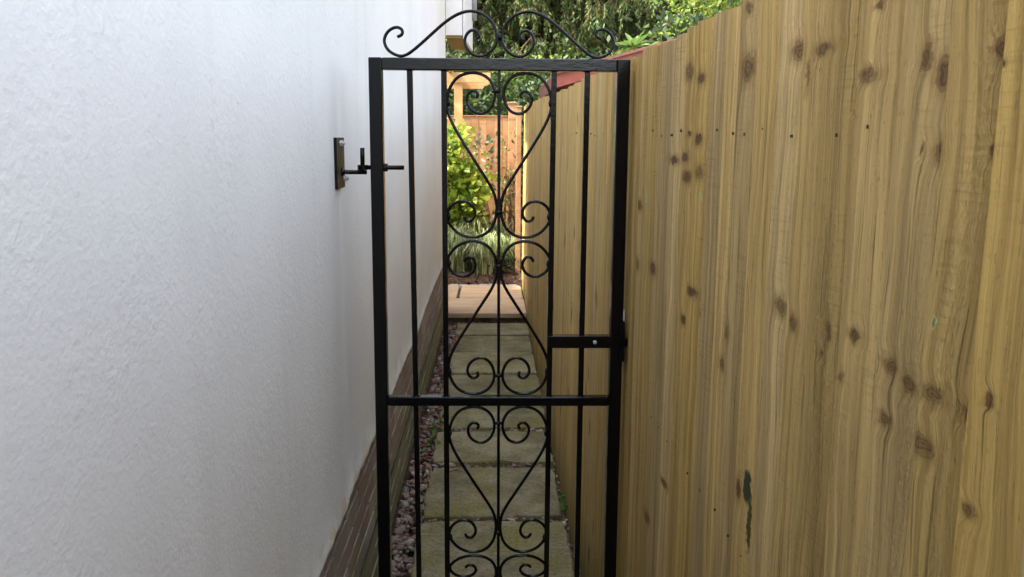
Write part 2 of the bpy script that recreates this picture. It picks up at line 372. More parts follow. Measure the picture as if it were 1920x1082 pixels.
def parent_world(o):
    m = Matrix.LocRotScale(o.location, o.rotation_euler, o.scale)
    return (parent_world(o.parent) @ o.matrix_parent_inverse @ m) if o.parent else m
def quads_mesh(name, V, mat, k=4, smooth=False):
    """V: (n, k, 3) array of separate k-gons"""
    n = len(V); me = bpy.data.meshes.new(name); me.vertices.add(n * k); me.vertices.foreach_set('co', V.reshape(-1).astype(np.float32))
    me.loops.add(n * k); me.loops.foreach_set('vertex_index', np.arange(n * k, dtype=np.int32))
    me.polygons.add(n); me.polygons.foreach_set('loop_start', np.arange(0, n * k, k, dtype=np.int32))
    me.update(calc_edges=True); me.materials.append(mat); return me
def norm(a): return a / (np.linalg.norm(a, axis=-1, keepdims=True) + 1e-9)
def leaves(P, D, L, W, fold=.25, droop=.2):
    """n leaves at P pointing along D: folded diamonds with two halves, as 6-gons (base, side, side, tip, side, side)"""
    n = len(P); D = norm(D); rnd = norm(rng.normal(size=(n, 3))); S = norm(np.cross(D, rnd)); N = np.cross(S, D)
    L = np.broadcast_to(L, (n,))[:, None]; W = np.broadcast_to(W, (n,))[:, None]
    up = N * (W * fold)
    a = P; tip = P + D * L - N * L * droop
    l1 = P + D * L * .30 + S * W * .45 + up; l2 = P + D * L * .68 + S * W * .40 + up * .6 - N * L * droop * .35
    r1 = P + D * L * .30 - S * W * .45 + up; r2 = P + D * L * .68 - S * W * .40 + up * .6 - N * L * droop * .35
    return np.stack([a, l1, l2, tip, r2, r1], 1)
def tris_mesh(name, V, F, mat, smooth=False):
    me = bpy.data.meshes.new(name); me.vertices.add(len(V)); me.vertices.foreach_set('co', np.asarray(V, np.float32).reshape(-1))
    k = F.shape[1]; me.loops.add(F.size); me.loops.foreach_set('vertex_index', F.reshape(-1).astype(np.int32))
    me.polygons.add(len(F)); me.polygons.foreach_set('loop_start', np.arange(0, F.size, k, dtype=np.int32))
    me.update(calc_edges=True); me.materials.append(mat)
    if smooth: me.polygons.foreach_set('use_smooth', [True] * len(F))
    return me

# ------------------------------------------------------------------ ground
g = MB().quad((-70, -30, -.06), (70, -30, -.06), (70, 90, -.06), (-70, 90, -.06)).build('ground', M['ground']); tag(g, 'bare ground around the passage and garden', kind='structure')
# gravel bed of the passage
bed = MB().quad((-.45, -1.5, -.045), (.5, -1.5, -.045), (.5, 7.52, -.045), (-.45, 7.52, -.045)).build('path', M['soil']); tag(bed, 'soil bed of the stepping slab passage', kind='structure')
def slab_mesh(w, d, h, seed, mat, jag=.006):
    rd = random.Random(seed); n = 10; top = []
    def edge(ax, ay, bx, by):
        return [(ax + (bx - ax) * i / n + rd.uniform(-jag, jag), ay + (by - ay) * i / n + rd.uniform(-jag, jag)) for i in range(n)]
    x, y = w / 2, d / 2; c = .012
    ring = edge(-x + c, -y, x - c, -y) + edge(x, -y + c, x, y - c) + edge(x - c, y, -x + c, y) + edge(-x, y - c, -x, -y + c)
    b = MB(); k = len(ring)
    b.v = [(p[0], p[1], -h) for p in ring] + [(p[0], p[1], -.005) for p in ring] + [(p[0] * (1 - .005 / x), p[1] * (1 - .005 / y), 0) for p in ring]
    for r in range(2):
        for i in range(k): j = (i + 1) % k; b.f.append((r * k + i, r * k + j, (r + 1) * k + j, (r + 1) * k + i))
    b.f.append(tuple(range(2 * k, 3 * k)))
    return b.mesh('slab', mat)
SL = [(1.10, 1.62), (1.69, 2.25), (2.32, 2.87), (2.94, 3.452), (3.515, 4.065), (4.137, 4.60), (4.67, 5.20), (5.25, 5.76), (5.80, 6.38), (6.42, 6.94), (6.98, 7.42)]
for i, (a, b_) in enumerate(SL):
    o = link('slab', slab_mesh(.598 + random.uniform(-.008, .008), b_ - a, .05, i, M['slab']), bed, (.004 + random.uniform(-.008, .008), (a + b_) / 2, .02 + random.uniform(-.003, .003)))
    o.rotation_euler = (random.uniform(-.005, .005), random.uniform(-.005, .005), random.uniform(-.008, .008))
# patio
pat = MB().box(-4, 1.2, 7.50, 9.02, -.05, .055).build('patio', M['riser']); tag(pat, 'raised sandstone patio beyond the passage', kind='structure')
def pslab(x0, x1, y0, y1, seed):
    o = link('paving_slab', slab_mesh(x1 - x0, y1 - y0, .04, seed, M['sandstone'], .0025), pat, ((x0 + x1) / 2, (y0 + y1) / 2, .1))
    return o
for i, (x0, x1) in enumerate(((-2.6, -1.71), (-1.70, -.905), (-.895, .292))): pslab(x0, x1, 7.455, 8.172, 40 + i)
for i, (x0, x1) in enumerate(((-2.6, -1.32), (-1.30, -.345), (-.318, .285))): pslab(x0, x1, 8.184, 8.905, 50 + i)
sm = slab_mesh(.096, .088, .045, 77, M['sett'], .003)
for i in range(29):
    o = link('edging_sett', sm, pat, (-2.6 + i * .1, 8.955, .098 + random.uniform(-.004, .006))); o.rotation_euler.z = random.choice((0, math.pi)) + random.uniform(-.03, .03)
# planting bed
nx, ny = 60, 40; V = []; F = []
for j in range(ny + 1):
    for i in range(nx + 1):
        V.append((-3 + 5 * i / nx, 9.0 + 3.5 * j / ny, .07 + .05 * rng.random() + .05 * min(1, j / 8)))
for j in range(ny):
    for i in range(nx): a = j * (nx + 1) + i; F.append((a, a + 1, a + nx + 2, a + nx + 1))
bedo = link('planting_bed', tris_mesh('planting_bed', np.array(V), np.array(F), M['soil'])); tag(bedo, 'dark soil planting bed behind the patio', kind='structure')

# pebbles
def ico():
    import bmesh
    bm = bmesh.new(); bmesh.ops.create_icosphere(bm, subdivisions=2, radius=1); v = np.array([q.co[:] for q in bm.verts]); f = np.array([[q.index for q in x.verts] for x in bm.faces]); bm.free(); return v, f
IV, IF = ico()
def pebbles(spots, rad):
    VV = []; FF = []; n = 0
    for (x, y, z), r in zip(spots, rad):
        s = np.array([1, rng.uniform(.65, .95), rng.uniform(.45, .75)]) * r
        ph = rng.uniform(0, 6.28, 6); d = 1 + .10 * np.sin(IV[:, 0] * 2.3 + ph[0]) + .10 * np.sin(IV[:, 1] * 2.7 + ph[1]) + .08 * np.sin(IV[:, 2] * 3 + ph[2])
        q = IV * d[:, None] * s; a = rng.uniform(0, 6.28); c_, s_ = math.cos(a), math.sin(a)
        tx, ty = rng.uniform(-.4, .4, 2)
        q = np.stack([q[:, 0] * c_ - q[:, 1] * s_, q[:, 0] * s_ + q[:, 1] * c_, q[:, 2] + q[:, 0] * tx + q[:, 1] * ty], 1)
        VV.append(q + np.array([x, y, z])); FF.append(IF + n); n += len(IV)
    return np.concatenate(VV), np.concatenate(FF)
sp = []; rd_ = []
for k in range(2100):
    y = 1.0 + 6.48 * rng.random() ** .9; x = rng.uniform(-.40, -.285); r = rng.uniform(.007, .018) if rng.random() < .88 else rng.uniform(.016, .024)
    sp.append((x, y, rng.uniform(-.035, .006))); rd_.append(r)
for k in range(260):
    sp.append((rng.uniform(.298, .33), rng.uniform(1, 7.45), rng.uniform(-.035, -.006))); rd_.append(rng.uniform(.007, .014))
for i in range(len(SL) - 1):
    y0, y1 = SL[i][1], SL[i + 1][0]; nn = 110 if y1 - y0 > .045 else 14
    for k in range(nn): sp.append((rng.uniform(-.29, .30), rng.uniform(y0 + .004, y1 - .004), rng.uniform(-.022, .013))); rd_.append(rng.uniform(.006, min(.017, .004 + (y1 - y0) * .3)))
for k in range(90): sp.append((rng.uniform(-.40, .3), rng.uniform(7.42, 7.49), rng.uniform(-.03, .01))); rd_.append(rng.uniform(.008, .016))
gv, gf = pebbles(sp, rd_)
tag(link('gravel', tris_mesh('gravel', gv, gf, M['pebble'], True)), 'rounded brown and grey pebbles between slabs and plinth', 'gravel', kind='stuff')
# fallen leaves on the far gravel
n = 240; P = np.stack([rng.uniform(-.40, -.27, n), 7.45 - 3.8 * rng.random(n) ** 1.6, rng.uniform(.006, .022, n)], 1)
P2 = np.stack([rng.uniform(-.3, .3, 60), rng.uniform(7.40, 7.46, 60), rng.uniform(.01, .03, 60)], 1); P = np.concatenate([P, P2])
D = np.stack([rng.normal(size=len(P)), rng.normal(size=len(P)), rng.normal(size=len(P)) * .18], 1)
lv = leaves(P, D, rng.uniform(.02, .045, len(P)), rng.uniform(.010, .02, len(P)), .3, .2)
tag(link('fallen_leaves', quads_mesh('fallen_leaves', lv, M['l_dead'], 6)), 'reddish fallen leaves littering the pebbles', 'leaf litter', kind='stuff')
# bark chips on the bed
n = 900; P = np.stack([rng.uniform(-.8, .4, n), 9.02 + 1.2 * rng.random(n) ** 1.5, rng.uniform(.10, .15, n)], 1)
D = np.stack([rng.normal(size=n), rng.normal(size=n), rng.normal(size=n) * .35], 1)
tag(link('bark_mulch', quads_mesh('bark_mulch', leaves(P, D, rng.uniform(.02, .045, n), rng.uniform(.012, .022, n), .2, .1), M['bark'], 6)), 'reddish brown bark mulch on the planting bed', 'mulch', kind='stuff')

# ------------------------------------------------------------------ house
house = thing('house', 'white rendered house wall on a brick plinth along the passage', 'house', (-.42, 2.5, 0))
EAVE = 3.05
ny, zs = 520, [.583, .590, .600, .612, .63, .66, .70, .76] + [.84 + .10 * k for k in range(22)] + [EAVE]
V = []; F = []
def wall_x(y, z):
    flare = .013 * math.exp(-max(0, z - .60) / .045)
    if z < .586: flare -= .012
    ridge = -.0045 * (1 / (1 + math.exp(-(y - 2.36) / .018)) - 1 / (1 + math.exp(-(y - 2.95) / .22))) * min(1, max(0, (2.0 - z) * 2))
    u = .0025 * math.sin(1.7 * y + 1.3 * z) + .002 * math.sin(3.1 * y - 2.2 * z + 1) + .0012 * math.sin(6.3 * z + 5.1 * y)
    return -.4015 + flare + ridge + u
for j, z in enumerate(zs):
    for i in range(ny + 1):
        y = -2.6 + 10.35 * i / ny
        V.append((wall_x(y, z), y, z + (.004 * math.sin(y * 23) * math.sin(y * 7.1 + 1) + .003 * math.sin(y * 57) if z < .605 else 0)))
k = ny + 1
for j in range(len(zs) - 1):
    for i in range(ny): a = j * k + i; F.append((a, a + 1, a + k + 1, a + k))
part(link('wall', tris_mesh('wall', np.array(V), np.array(F), M['render'], True)), house)
part(MB().box(-.70, -.4015, -9.0, -2.605, .583, EAVE).build('wall', M['render']), house)
b = MB(); b.box(-.70, -.412, -9.0, 7.742, .585, EAVE)                     # body of the wall behind the render
b.box(-6.5, -.70, 7.5, 7.745, 0, EAVE)                                    # rear wall
part(b.build('masonry', M['render']), house)
b = MB()
b.prism([(-.39, EAVE + .004), (-6.5, EAVE + 2.6), (-6.5, EAVE + 2.7), (-.39, EAVE + .10)], 1, -9.2, 7.9)
part(b.build('roof', M['roof']), house)
# boxed eaves end past the corner
ev = thing('x', None, None); bpy.data.objects.remove(ev)
b = MB(); x0, x1 = -.402, -.253
b.prism([(x0, 7.79), (-.258, 7.79), (-.218, 8.85), (x0, 8.85)], 2, 2.455, 3.04)
eb = part(b.build('eaves_box', M['white'], bevel=.003), house)
part(MB().prism([(x0 + .002, 7.80), (-.262, 7.80), (-.222, 8.84), (x0 + .002, 8.84)], 2, 2.432, 2.453).build('soffit', M['soffit']), house)
part(MB().prism([(-.254, 7.782), (-.236, 7.782), (-.196, 8.86), (-.214, 8.86)], 2, 2.425, 3.04).build('barge_board', M['white'], bevel=.002), house)
part(MB().tube([(-.182, 8.75, 3.04), (-.182, 8.75, 2.70)], .030, 12).build('downpipe', M['greywood'], smooth=True), house)
# unseen tall wing and roof, added further left to shade patio and bed
b = MB(); b.box(-7.5, -3.35, 7.91, 16, 0, 4.45); part(b.build('unseen_shade_wing', M['render']), house)
part(MB().prism([(-7.7, 4.452), (-3.30, 4.452), (-5.4, 6.0)], 1, 7.91, 16.2).build('shade_wing_roof', M['roof']), house)
# plinth of brick courses
pl = part(MB().box(-.70, -.4235, -9.0, 7.735, -.06, .582).build('plinth', M['mortar']), house)
def brick_mesh(seed, l, h=.0625):
    rd = random.Random(seed); b = MB().box(0, .03, 0, l, 0, h)
    b.v = [(v[0] + rd.uniform(-.0015, .0015), v[1] + rd.uniform(-.002, .002), v[2] + rd.uniform(-.0015, .0015)) for v in b.v]
    return b.mesh('brick', M['brick'])
bms = [brick_mesh(i, .213) for i in range(4)]; hb = [brick_mesh(9 + i, .102) for i in range(2)]
for c in range(8):
    z = .004 + c * .0728
    y = 1.75 + (.1125 if c % 2 else 0)
    while y < 7.52:
        o = link('brick', random.choice(bms), pl, (-.4435 + random.uniform(-.0015, .0015), y, z)); o.parent = pl; o.location = (-.4435 + random.uniform(-.0015, .0015), y, z)
        y += .2235
    if 7.735 - y > .1: link('brick', hb[c % 2], pl, (-.4435, y, z))
# plain painted stone course behind the nearest bricks, out of the frame
part(MB().box(-.4234, -.4125, -9.0, 1.745, .0, .58).build('plinth_face', M['brick']), house)
part(MB().box(-.4234, -.4105, 1.75, 7.735, .2135, .2195).build('damp_course', M['slate']), house)

house.location.x -= .008
# ------------------------------------------------------------------ right hand fence, board by board
FY = [-.8, .3, 1.47, 1.84, 2.4, 3.04, 3.3, 4.4, 7.5, 9.4]; FXv = [.485, .45, .411, .400, .379, .343, .330, .316, .305, .314]
def fx(y): return float(np.interp(y, FY, FXv))
fence = thing('board_fence', 'tall tan feather edge board fence along the right of the passage', 'fence', (.4, 4, 0))
def board_mesh(seed, mat):
    rd = random.Random(seed); n = 6; w = .116; b = MB()
    ph = rd.uniform(0, 6); am = rd.uniform(.0004, .0016)
    cup = rd.uniform(.0008, .0042); n = 4
    for i in range(n + 1):
        z = i / n * 1.8; wy = am * math.sin(ph + z * rd.uniform(2.5, 3.5)) + rd.uniform(-.0006, .0006); wx = rd.uniform(-.0006, .0006)
        tz = rd.uniform(-.004, .004) if i == n else 0
        b.v += [(-.0030 + wx, -w / 2, z), (-.0092 - cup + wx, 0, z + tz * .5), (-.0160 + wx, w / 2 + wy, z + tz), (0, w / 2 + wy, z + tz), (0, -w / 2, z)]
    for i in range(n):
        for j in range(5): a = i * 5 + j; c = i * 5 + (j + 1) % 5; b.f.append((a, c, c + 5, a + 5))
    b.f.append((0, 1, 2, 3, 4)); b.f.append(tuple(n * 5 + j for j in (4, 3, 2, 1, 0)))
    return b.mesh('board', mat)
near = [board_mesh(i, M['fence']) for i in range(8)]; far = [board_mesh(20 + i, M['fence_far']) for i in range(6)]
nail_m = MB().tube([(.004, 0, 0), (-.0012, 0, 0)], .0021, 6).mesh('nail', M['rust'])
y = -.62; i = 0; nails = []
while y < 9.2:
    pitch = random.uniform(.083, .096)
    yc = y + .116 / 2; X = fx(y + .05)
    th = math.atan2(fx(y + .1) - fx(y - .0), .1)
    top = (1.815 if y < 4 else 1.815 + (y - 4) * .020) + random.uniform(-.006, .006)
    base = -.03; lean = .008
    o = link('board', random.choice(near if y < 2.75 else far))
    o.location = (X + .0075 + random.uniform(-.0035, .0035), yc, base); o.scale = (1, random.uniform(.97, 1.03), (top - base) / 1.8)
    o.rotation_euler = (random.uniform(-.0035, .0035), lean * min(1, max(0, (y - 2) / 2)), -th + random.uniform(-.030, .024))
    if y < 2.75:
        o.material_slots[0].link = 'OBJECT'; o.material_slots[0].material = FSEG[max(0, min(len(FSEG) - 1, int(np.searchsorted(SEGS, yc)) - 1))]
    o.parent = fence; o.matrix_parent_inverse = Matrix.Translation(fence.location).inverted()
    if -.1 < y < 4.5:
        for zn in (1.611, .93, .22):
            if random.random() < .25 or y < .84: continue
            nl = link('nail', nail_m); nl.parent = o
            nl.scale = (1, .5, random.uniform(.7, 1.5)); nl.location = (-.0138, random.uniform(-.008, .03), (zn + random.uniform(-.007, .007) - base) / o.scale.z)
    y += pitch; i += 1
b = MB()                                                    # the run behind the viewer
for k in range(75):
    yy = -.66 - k * .092; x_ = fx(yy) + .006
    b.prism([(x_ - .004, yy - .1), (x_ - .015, yy + .01), (x_, yy + .01), (x_, yy - .1)], 2, -.03, 1.815 + .006 * math.sin(k * 2.3))
tag(part(b.build('boards', M['fence_far']), fence), kind='stuff')
for z in (.20, .92, 1.60):
    b = MB(); ys = [-.7 + .25 * k for k in range(41)]
    for a, c in zip(ys[:-1], ys[1:]):
        b.v += [(fx(a) + .012, a, z), (fx(c) + .012, c, z), (fx(c) + .055, c, z), (fx(a) + .055, a, z), (fx(a) + .012, a, z + .08), (fx(c) + .012, c, z + .08), (fx(c) + .055, c, z + .08), (fx(a) + .055, a, z + .08)]
        n = len(b.v) - 8; b.f += [tuple(n + i for i in q) for q in ((0, 3, 2, 1), (4, 5, 6, 7), (0, 1, 5, 4), (2, 3, 7, 6))]
    part(b.build('rail', M['fence_far']), fence)
for yp in (.2, 2.45, 4.8, 7.0, 9.1):
    part(MB().box(fx(yp) + .056, fx(yp) + .15, yp - .05, yp + .05, -.05, 1.80).build('post', M['fence_far']), fence)

# ------------------------------------------------------------------ gate
GY = 2.400
gate = thing('garden_gate', 'tall black wrought iron gate with heart scrolls across the passage', 'gate', (-.3314, GY + .018, .05))
IR = M['iron']; BV = .0030
for (x0, x1) in ((-.3314, -.2960), (.3295, .3648)):
    part(MB().box(x0, x1, GY, GY + .036, .05, 1.806).build('stile', IR, bevel=BV), gate)
part(MB().box(-.2958, .3293, GY + .0003, GY + .0357, 1.7735, 1.8057).build('top_rail', M['iron_brushed'], bevel=BV), gate)
part(MB().box(-.2958, .3293, GY + .003, GY + .031, .8475, .8745).build('middle_rail', IR, bevel=BV), gate)
part(MB().box(-.2958, .3293, GY + .003, GY + .031, .06, .087).build('bottom_rail', IR, bevel=BV), gate)
def bar(xa, za, xb, zb, w, nm='bar', weld=True):
    yc = GY + .017; o = part(MB().tube([(xa, yc, za), (xb, yc, zb)], w / math.sqrt(2), 4, True).build(nm, IR, bevel=.0012), gate)
    if weld:
        for (x, z, d) in ((xa, za, 1), (xb, zb, -1)):
            b = MB(); n = 10; pr = [(w * 1.02, 0.), (w * .82, .005), (w * .62, .011)]
            b.tube([(x, yc, z + d * 0.0), (x, yc, z + d * .004), (x, yc, z + d * .010)], [w * .95, w * .82, w * .60], 10)
            wo_ = b.build('weld', IR, smooth=True); wo_.parent = o
    return o
for (xa, xb, xc) in ((-.2235, -.2172, -.2135), (-.1325, -.1315, -.1310), (.1618, .1606, .1600), (.2512, .2505, .2500)):
    bar(xa, 1.7733, xb, .8747, .0150); bar(xb, .8473, xc, .0872, .0150)
bar(.0148, 1.7733, .0170, .8747, .0085, 'centre_rod', False); bar(.0172, .8473, .019, .0872, .0085, 'centre_rod', False)
def cr(pts, n=5):
    P = [Vector((p[0], 0, p[1])) for p in pts]; out = []
    for i in range(len(P) - 1):
        a, b_, c, d = P[max(i - 1, 0)], P[i], P[i + 1], P[min(i + 2, len(P) - 1)]
        for j in range(n):
            t = j / n
            out.append(.5 * ((2 * b_) + (c - a) * t + (2 * a - 5 * b_ + 4 * c - d) * t * t + (3 * b_ - a - 3 * c + d) * t ** 3))
    out.append(P[-1]); return out
SC = [(-.0587,.8503),(-.053,.8754),(-.0673,.8956),(-.0816,.8719),(-.0845,.831),(-.0731,.7807),(-.0473,.7558),(-.02,.7879),(-.0073,.8761),(-.0202,.9542),(-.0445,.9912),(-.073,1.),(-.1057,.9776),(-.1286,.9147),(-.1383,.8238),(-.1333,.7545),(-.1162,.6692),(-.087,.5595),(-.0471,.4172),(-.0151,.3009),(-.0047,.2294),(-.0032,.1539),(-.0133,.0716),(-.0367,.0184),(-.072,0.),(-.1101,.0276),(-.1348,.0934),(-.1391,.1427),(-.1273,.1986),(-.101,.2282),(-.0748,.2123),(-.0617,.1632),(-.0661,.1205),(-.0778,.1005),(-.0895,.1136),(-.0924,.1333)]
CR = [(-.2682,1.8595),(-.2548,1.8655),(-.2547,1.8785),(-.27,1.8849),(-.2913,1.8747),(-.303,1.8514),(-.2942,1.8269),(-.2725,1.8133),(-.2534,1.8107),(-.2336,1.8198),(-.1979,1.8488),(-.1504,1.891),(-.1115,1.9176),(-.0728,1.9284),(-.0376,1.9183),(-.0122,1.8939),(-.0032,1.8623),(-.0077,1.839),(-.0254,1.8196),(-.0488,1.8111),(-.0729,1.8192),(-.0885,1.8424),(-.0863,1.8649),(-.0706,1.8795),(-.0549,1.8747),(-.051,1.8633),(-.0609,1.8536)]
def smooth_pts(P):
    return [P[0]] + [(P[i - 1] * .25 + P[i] * .5 + P[i + 1] * .25) for i in range(1, len(P) - 1)] + [P[-1]]
def scroll(pts, name='scroll', xc=.0155):
    q = cr(pts, 6)
    for _ in range(6): q = smooth_pts(q)
    for m in (1, -1):
        j = [(xc + m * (p.x - .003), GY + .016 + (.0 if m > 0 else .0004), p.z) for p in q]
        rr = [.0043] * len(j); rr[0] = rr[-1] = .0030
        part(MB().tube(j, rr, 10).build(name, IR, smooth=True), gate)
def sset(zt, zb, flip=False, xc=.0155):
    d = zt - zb
    scroll([(x, (zb + (1 - v) * d) if flip else (zb + v * d)) for x, v in SC], xc=xc)
sset(1.7690, 1.3265, xc=.0155); sset(1.3175, .8800, True, xc=.0163); sset(.8425, .3985, xc=.0172); sset(.3890, .0920, True, xc=.018)
scroll(CR, 'cresting_scroll')
for (x, z) in ((-.009 + .0155, 1.7195), (.0155, 1.3950), (.0160, 1.2460), (.0172, .9330), (.0172, .7930), (.0172, .4600)):
    b = MB().tube([(x - .012, GY + .016, z), (x, GY + .0125, z + .002), (x + .012, GY + .016, z)], [.003, .0068, .003], 8); part(b.build('weld', IR, smooth=True), gate)
part(MB().tube([(.0155, GY + .016, 1.852), (.0155, GY + .013, 1.8615), (.0155, GY + .016, 1.871)], [.003, .0062, .003], 8).build('weld', IR, smooth=True), gate)
for x in (-.120, .152):
    for z in (1.690, 1.385, 1.255, .947, .765, .447):
        part(MB().tube([(x, GY + .015, z - .009), (x, GY + .0125, z), (x, GY + .015, z + .009)], [.0025, .0048, .0025], 8).build('weld', IR, smooth=True), gate)
# latch arm
part(MB().box(.1560, .3294, GY - .004, GY + .002, 1.0185, 1.0530).build('latch_plate', IR, bevel=.0015), gate)
part(MB().box(.1690, .3294, GY + .002, GY + .026, 1.0470, 1.0525).build('latch_flange', IR, bevel=.001), gate)
part(MB().box(.3649, .3790, GY + .006, GY + .022, 1.0215, 1.0420).build('latch_tongue', IR, bevel=.001), gate)
part(MB().tube([(.2857, GY - .0041, 1.0362), (.2857, GY - .0075, 1.0362), (.2857, GY - .0085, 1.0362)], [.0056, .0056, .004], 12).build('latch_screw', M['zinc']), gate)
# adjustable eye bolt through the hinge stile
yb = GY + .018
part(MB().tube([(-.3480, yb, 1.5165), (-.2425, yb, 1.5165)], .0062, 12).build('eye_bolt', IR, smooth=True), gate)
part(MB().tube([(-.2958, yb, 1.5165), (-.2868, yb, 1.5165)], .0125, 6).build('eye_bolt_nut', IR), gate)
b = MB()
for s in range(13):
    a = 2 * math.pi * s / 12; b.v += [(-.3545 + .0135 * math.cos(a), yb + .0135 * math.sin(a), 1.510), (-.3545 + .0135 * math.cos(a), yb + .0135 * math.sin(a), 1.523)]
b = MB().tube([(-.3545, yb, 1.5095), (-.3545, yb, 1.5235)], .0140, 16); part(b.build('eye', IR, smooth=False, bevel=.001), gate)

# hinge bracket bolted to the wall
hb_ = thing('hinge_bracket', 'black hinge pin bracket bolted to the white wall', 'hinge', (-.401, 2.40, 1.53))
XW = -.4085
part(MB().box(XW - .004, XW + .0045, 2.3135, 2.425, 1.463, 1.596).build('back_plate', M['rust'], bevel=.001), hb_)
part(MB().box(XW - .004, XW + .0047, 2.310, 2.3133, 1.463, 1.596).build('plate_edge', IR), hb_)
part(MB().tube([(XW + .0045, 2.372, 1.5055), (XW + .030, 2.392, 1.5045), (-.3440, 2.412, 1.5035)], .0060, 10).build('hinge_arm', IR, smooth=True), hb_)
part(MB().tube([(XW + .0045, 2.372, 1.5055), (XW + .012, 2.374, 1.5055)], [.0125, .007], 10).build('weld', IR, smooth=True), hb_)
part(MB().tube([(-.3545, yb, 1.4985), (-.3545, yb, 1.5090)], .0085, 12).build('pin_boss', IR, smooth=True), hb_)
part(MB().tube([(-.3545, yb, 1.5236), (-.3545, yb, 1.5690)], .0062, 12).build('hinge_pin', IR, smooth=True), hb_)
for (yy, zz) in ((2.362, 1.5815), (2.409, 1.4865)):
    bo = part(MB().tube([(XW + .0045, yy, zz), (XW + .0125, yy, zz)], .0085, 6).build('bolt_head', M['zinc']), hb_)
    part(MB().tube([(XW + .0125, yy, zz), (XW + .0175, yy, zz)], .0045, 10).build('bolt_tip', M['zinc'], smooth=True), hb_)

# latch keeper on the fence
kp = thing('latch_keeper', 'black metal latch keeper screwed to the fence beside the gate', 'latch', (.372, 2.41, 1.03))
xk = fx(2.40) - .012
part(MB().box(xk - .004, xk + .001, 2.385, 2.455, .982, 1.096).build('keeper_plate', IR, bevel=.001), kp)
for (z0, z1) in ((1.0445, 1.096), (.982, 1.0185)):
    part(MB().box(xk - .018, xk - .0042, 2.4375, 2.4435, z0, z1).build('keeper_jaw', IR, bevel=.001), kp)
    part(MB().box(xk - .012, xk - .0042, 2.386, 2.392, z0 + .002, z1 - .002).build('keeper_flange', IR, bevel=.001), kp)
part(MB().box(xk - .003, xk + .0005, 2.400, 2.425, 1.0962, 1.126).build('strap', M['zinc'], bevel=.0008), kp)

# ------------------------------------------------------------------ back fence, return fence, pergola, shed
OR = M['orange']
bf = thing('back_fence', 'orange brown close board fence across the end of the garden', 'fence', (-.3, 11.55, 0))
bb = MB().box(-.049, .049, 0, .014, 0, 1.80).mesh('board', OR)
x = -2.6
while x < .19:
    o = part(link('board', bb, None, (x + .05, 11.5 + random.uniform(-.003, .003), .06 + random.uniform(-.003, .003))), bf); x += .1005
for z in (.3, 1.0, 1.62): part(MB().box(-2.6, .19, 11.519, 11.56, z, z + .08).build('rail', OR), bf)
part(MB().box(-2.6, .19, 11.49, 11.53, 1.8635, 1.872).build('capping', OR), bf)
pb = MB().box(.19, .285, 11.28, 11.375, 0, 2.012)
p_ = part(pb.build('post', OR, bevel=.003), bf); part(MB().box(.180, .295, 11.27, 11.385, 2.0125, 2.037).build('post_cap', OR, bevel=.005), bf)
rf = thing('return_fence', 'orange stained fence bay beyond the end of the tan fence', 'fence', (.3, 10.3, 0))
part(MB().box(.243, .296, 9.44, 9.50, .0, 1.912).build('post', OR, bevel=.002), rf)
part(MB().box(.238, .301, 9.435, 9.505, 1.9125, 1.925).build('post_cap', OR, bevel=.002), rf)
rb = MB().box(0, .014, -.049, .049, 0, 1.78).mesh('board', OR)
for k in range(17): part(link('board', rb, None, (.285 + random.uniform(-.004, .004), 9.56 + k * .1005, .06)), rf)
nb = MB().box(0, .012, 0, .018, 0, .022).mesh('batten_end', OR)
for k in range(12): part(link('batten_end', nb, None, (.2965, 9.45, .30 + k * .135)), rf)

pg = thing('pergola', 'pale timber pergola corner post and beams in the sunny garden', 'pergola', (-.41, 10.55, 0))
PM = M['pergola']
part(MB().box(-.4606, -.3615, 10.50, 10.61, 0, 2.2195).build('post', PM, bevel=.003), pg)
def beam(y0, y1, z0, z1, xr):
    pts = [(-1.9, z0), (xr - .085, z0), (xr - .070, z0 + .012), (xr - .060, z0 + .035), (xr - .028, z0 + .042), (xr, z0 + .055), (xr, z1), (-1.9, z1)]
    return MB().prism(pts, 1, y0, y1).build('beam', PM, bevel=.002)
part(beam(10.455, 10.498, 2.222, 2.332, -.033), pg); part(beam(10.612, 10.655, 2.158, 2.275, -.045), pg)
part(MB().box(-1.8, -1.7, 10.50, 10.61, 0, 2.2195).build('post', PM, bevel=.003), pg)
for k in range(4):
    xx = -.50 - k * .36; pts = [(10.30, 2.3345), (10.85, 2.3345), (10.85, 2.43), (10.30, 2.43), (10.24, 2.40)]
    part(MB().prism(pts, 0, xx - .022, xx + .022).build('rafter', PM, bevel=.002), pg)

shed = thing('garden_shed', 'red brown painted shed with pinkish felt roof behind the tan fence', 'shed', (1.3, 6.6, 0))
part(MB().prism([(.62, 0), (2.1, 0), (2.1, 2.02), (1.36, 2.18), (.62, 2.02)], 1, 5.82, 7.4).build('wall', M['shed']), shed)
sb = MB().box(.608, .6195, 0, .012, .0, 2.0)
for k in range(12): part(MB().box(.606, .6185, 5.85 + k * .13, 5.96 + k * .13, .05, 1.96).build('cladding_board', M['shed']), shed)
for k in range(11): part(MB().box(.63 + k * .13, .745 + k * .13, 5.802, 5.8185, .05, 2.03).build('cladding_board', M['shed']), shed)
part(MB().prism([(.385, 1.985), (1.36, 2.255), (2.34, 1.985), (2.34, 2.003), (1.36, 2.273), (.385, 2.003)], 1, 5.58, 7.66).build('roof_felt', M['felt']), shed)
for s in (1,):
    part(MB().prism([(.387, 1.905), (1.36, 2.175), (1.36, 2.254), (.387, 1.984)], 1, 5.60, 5.625).build('barge_board', M['shed']), shed)
    part(MB().prism([(2.338, 1.905), (1.361, 2.175), (1.361, 2.254), (2.338, 1.984)], 1, 5.60, 5.625).build('barge_board', M['shed']), shed)
part(MB().box(.387, .407, 5.627, 7.62, 1.905, 1.984).build('fascia', M['felt']), shed)
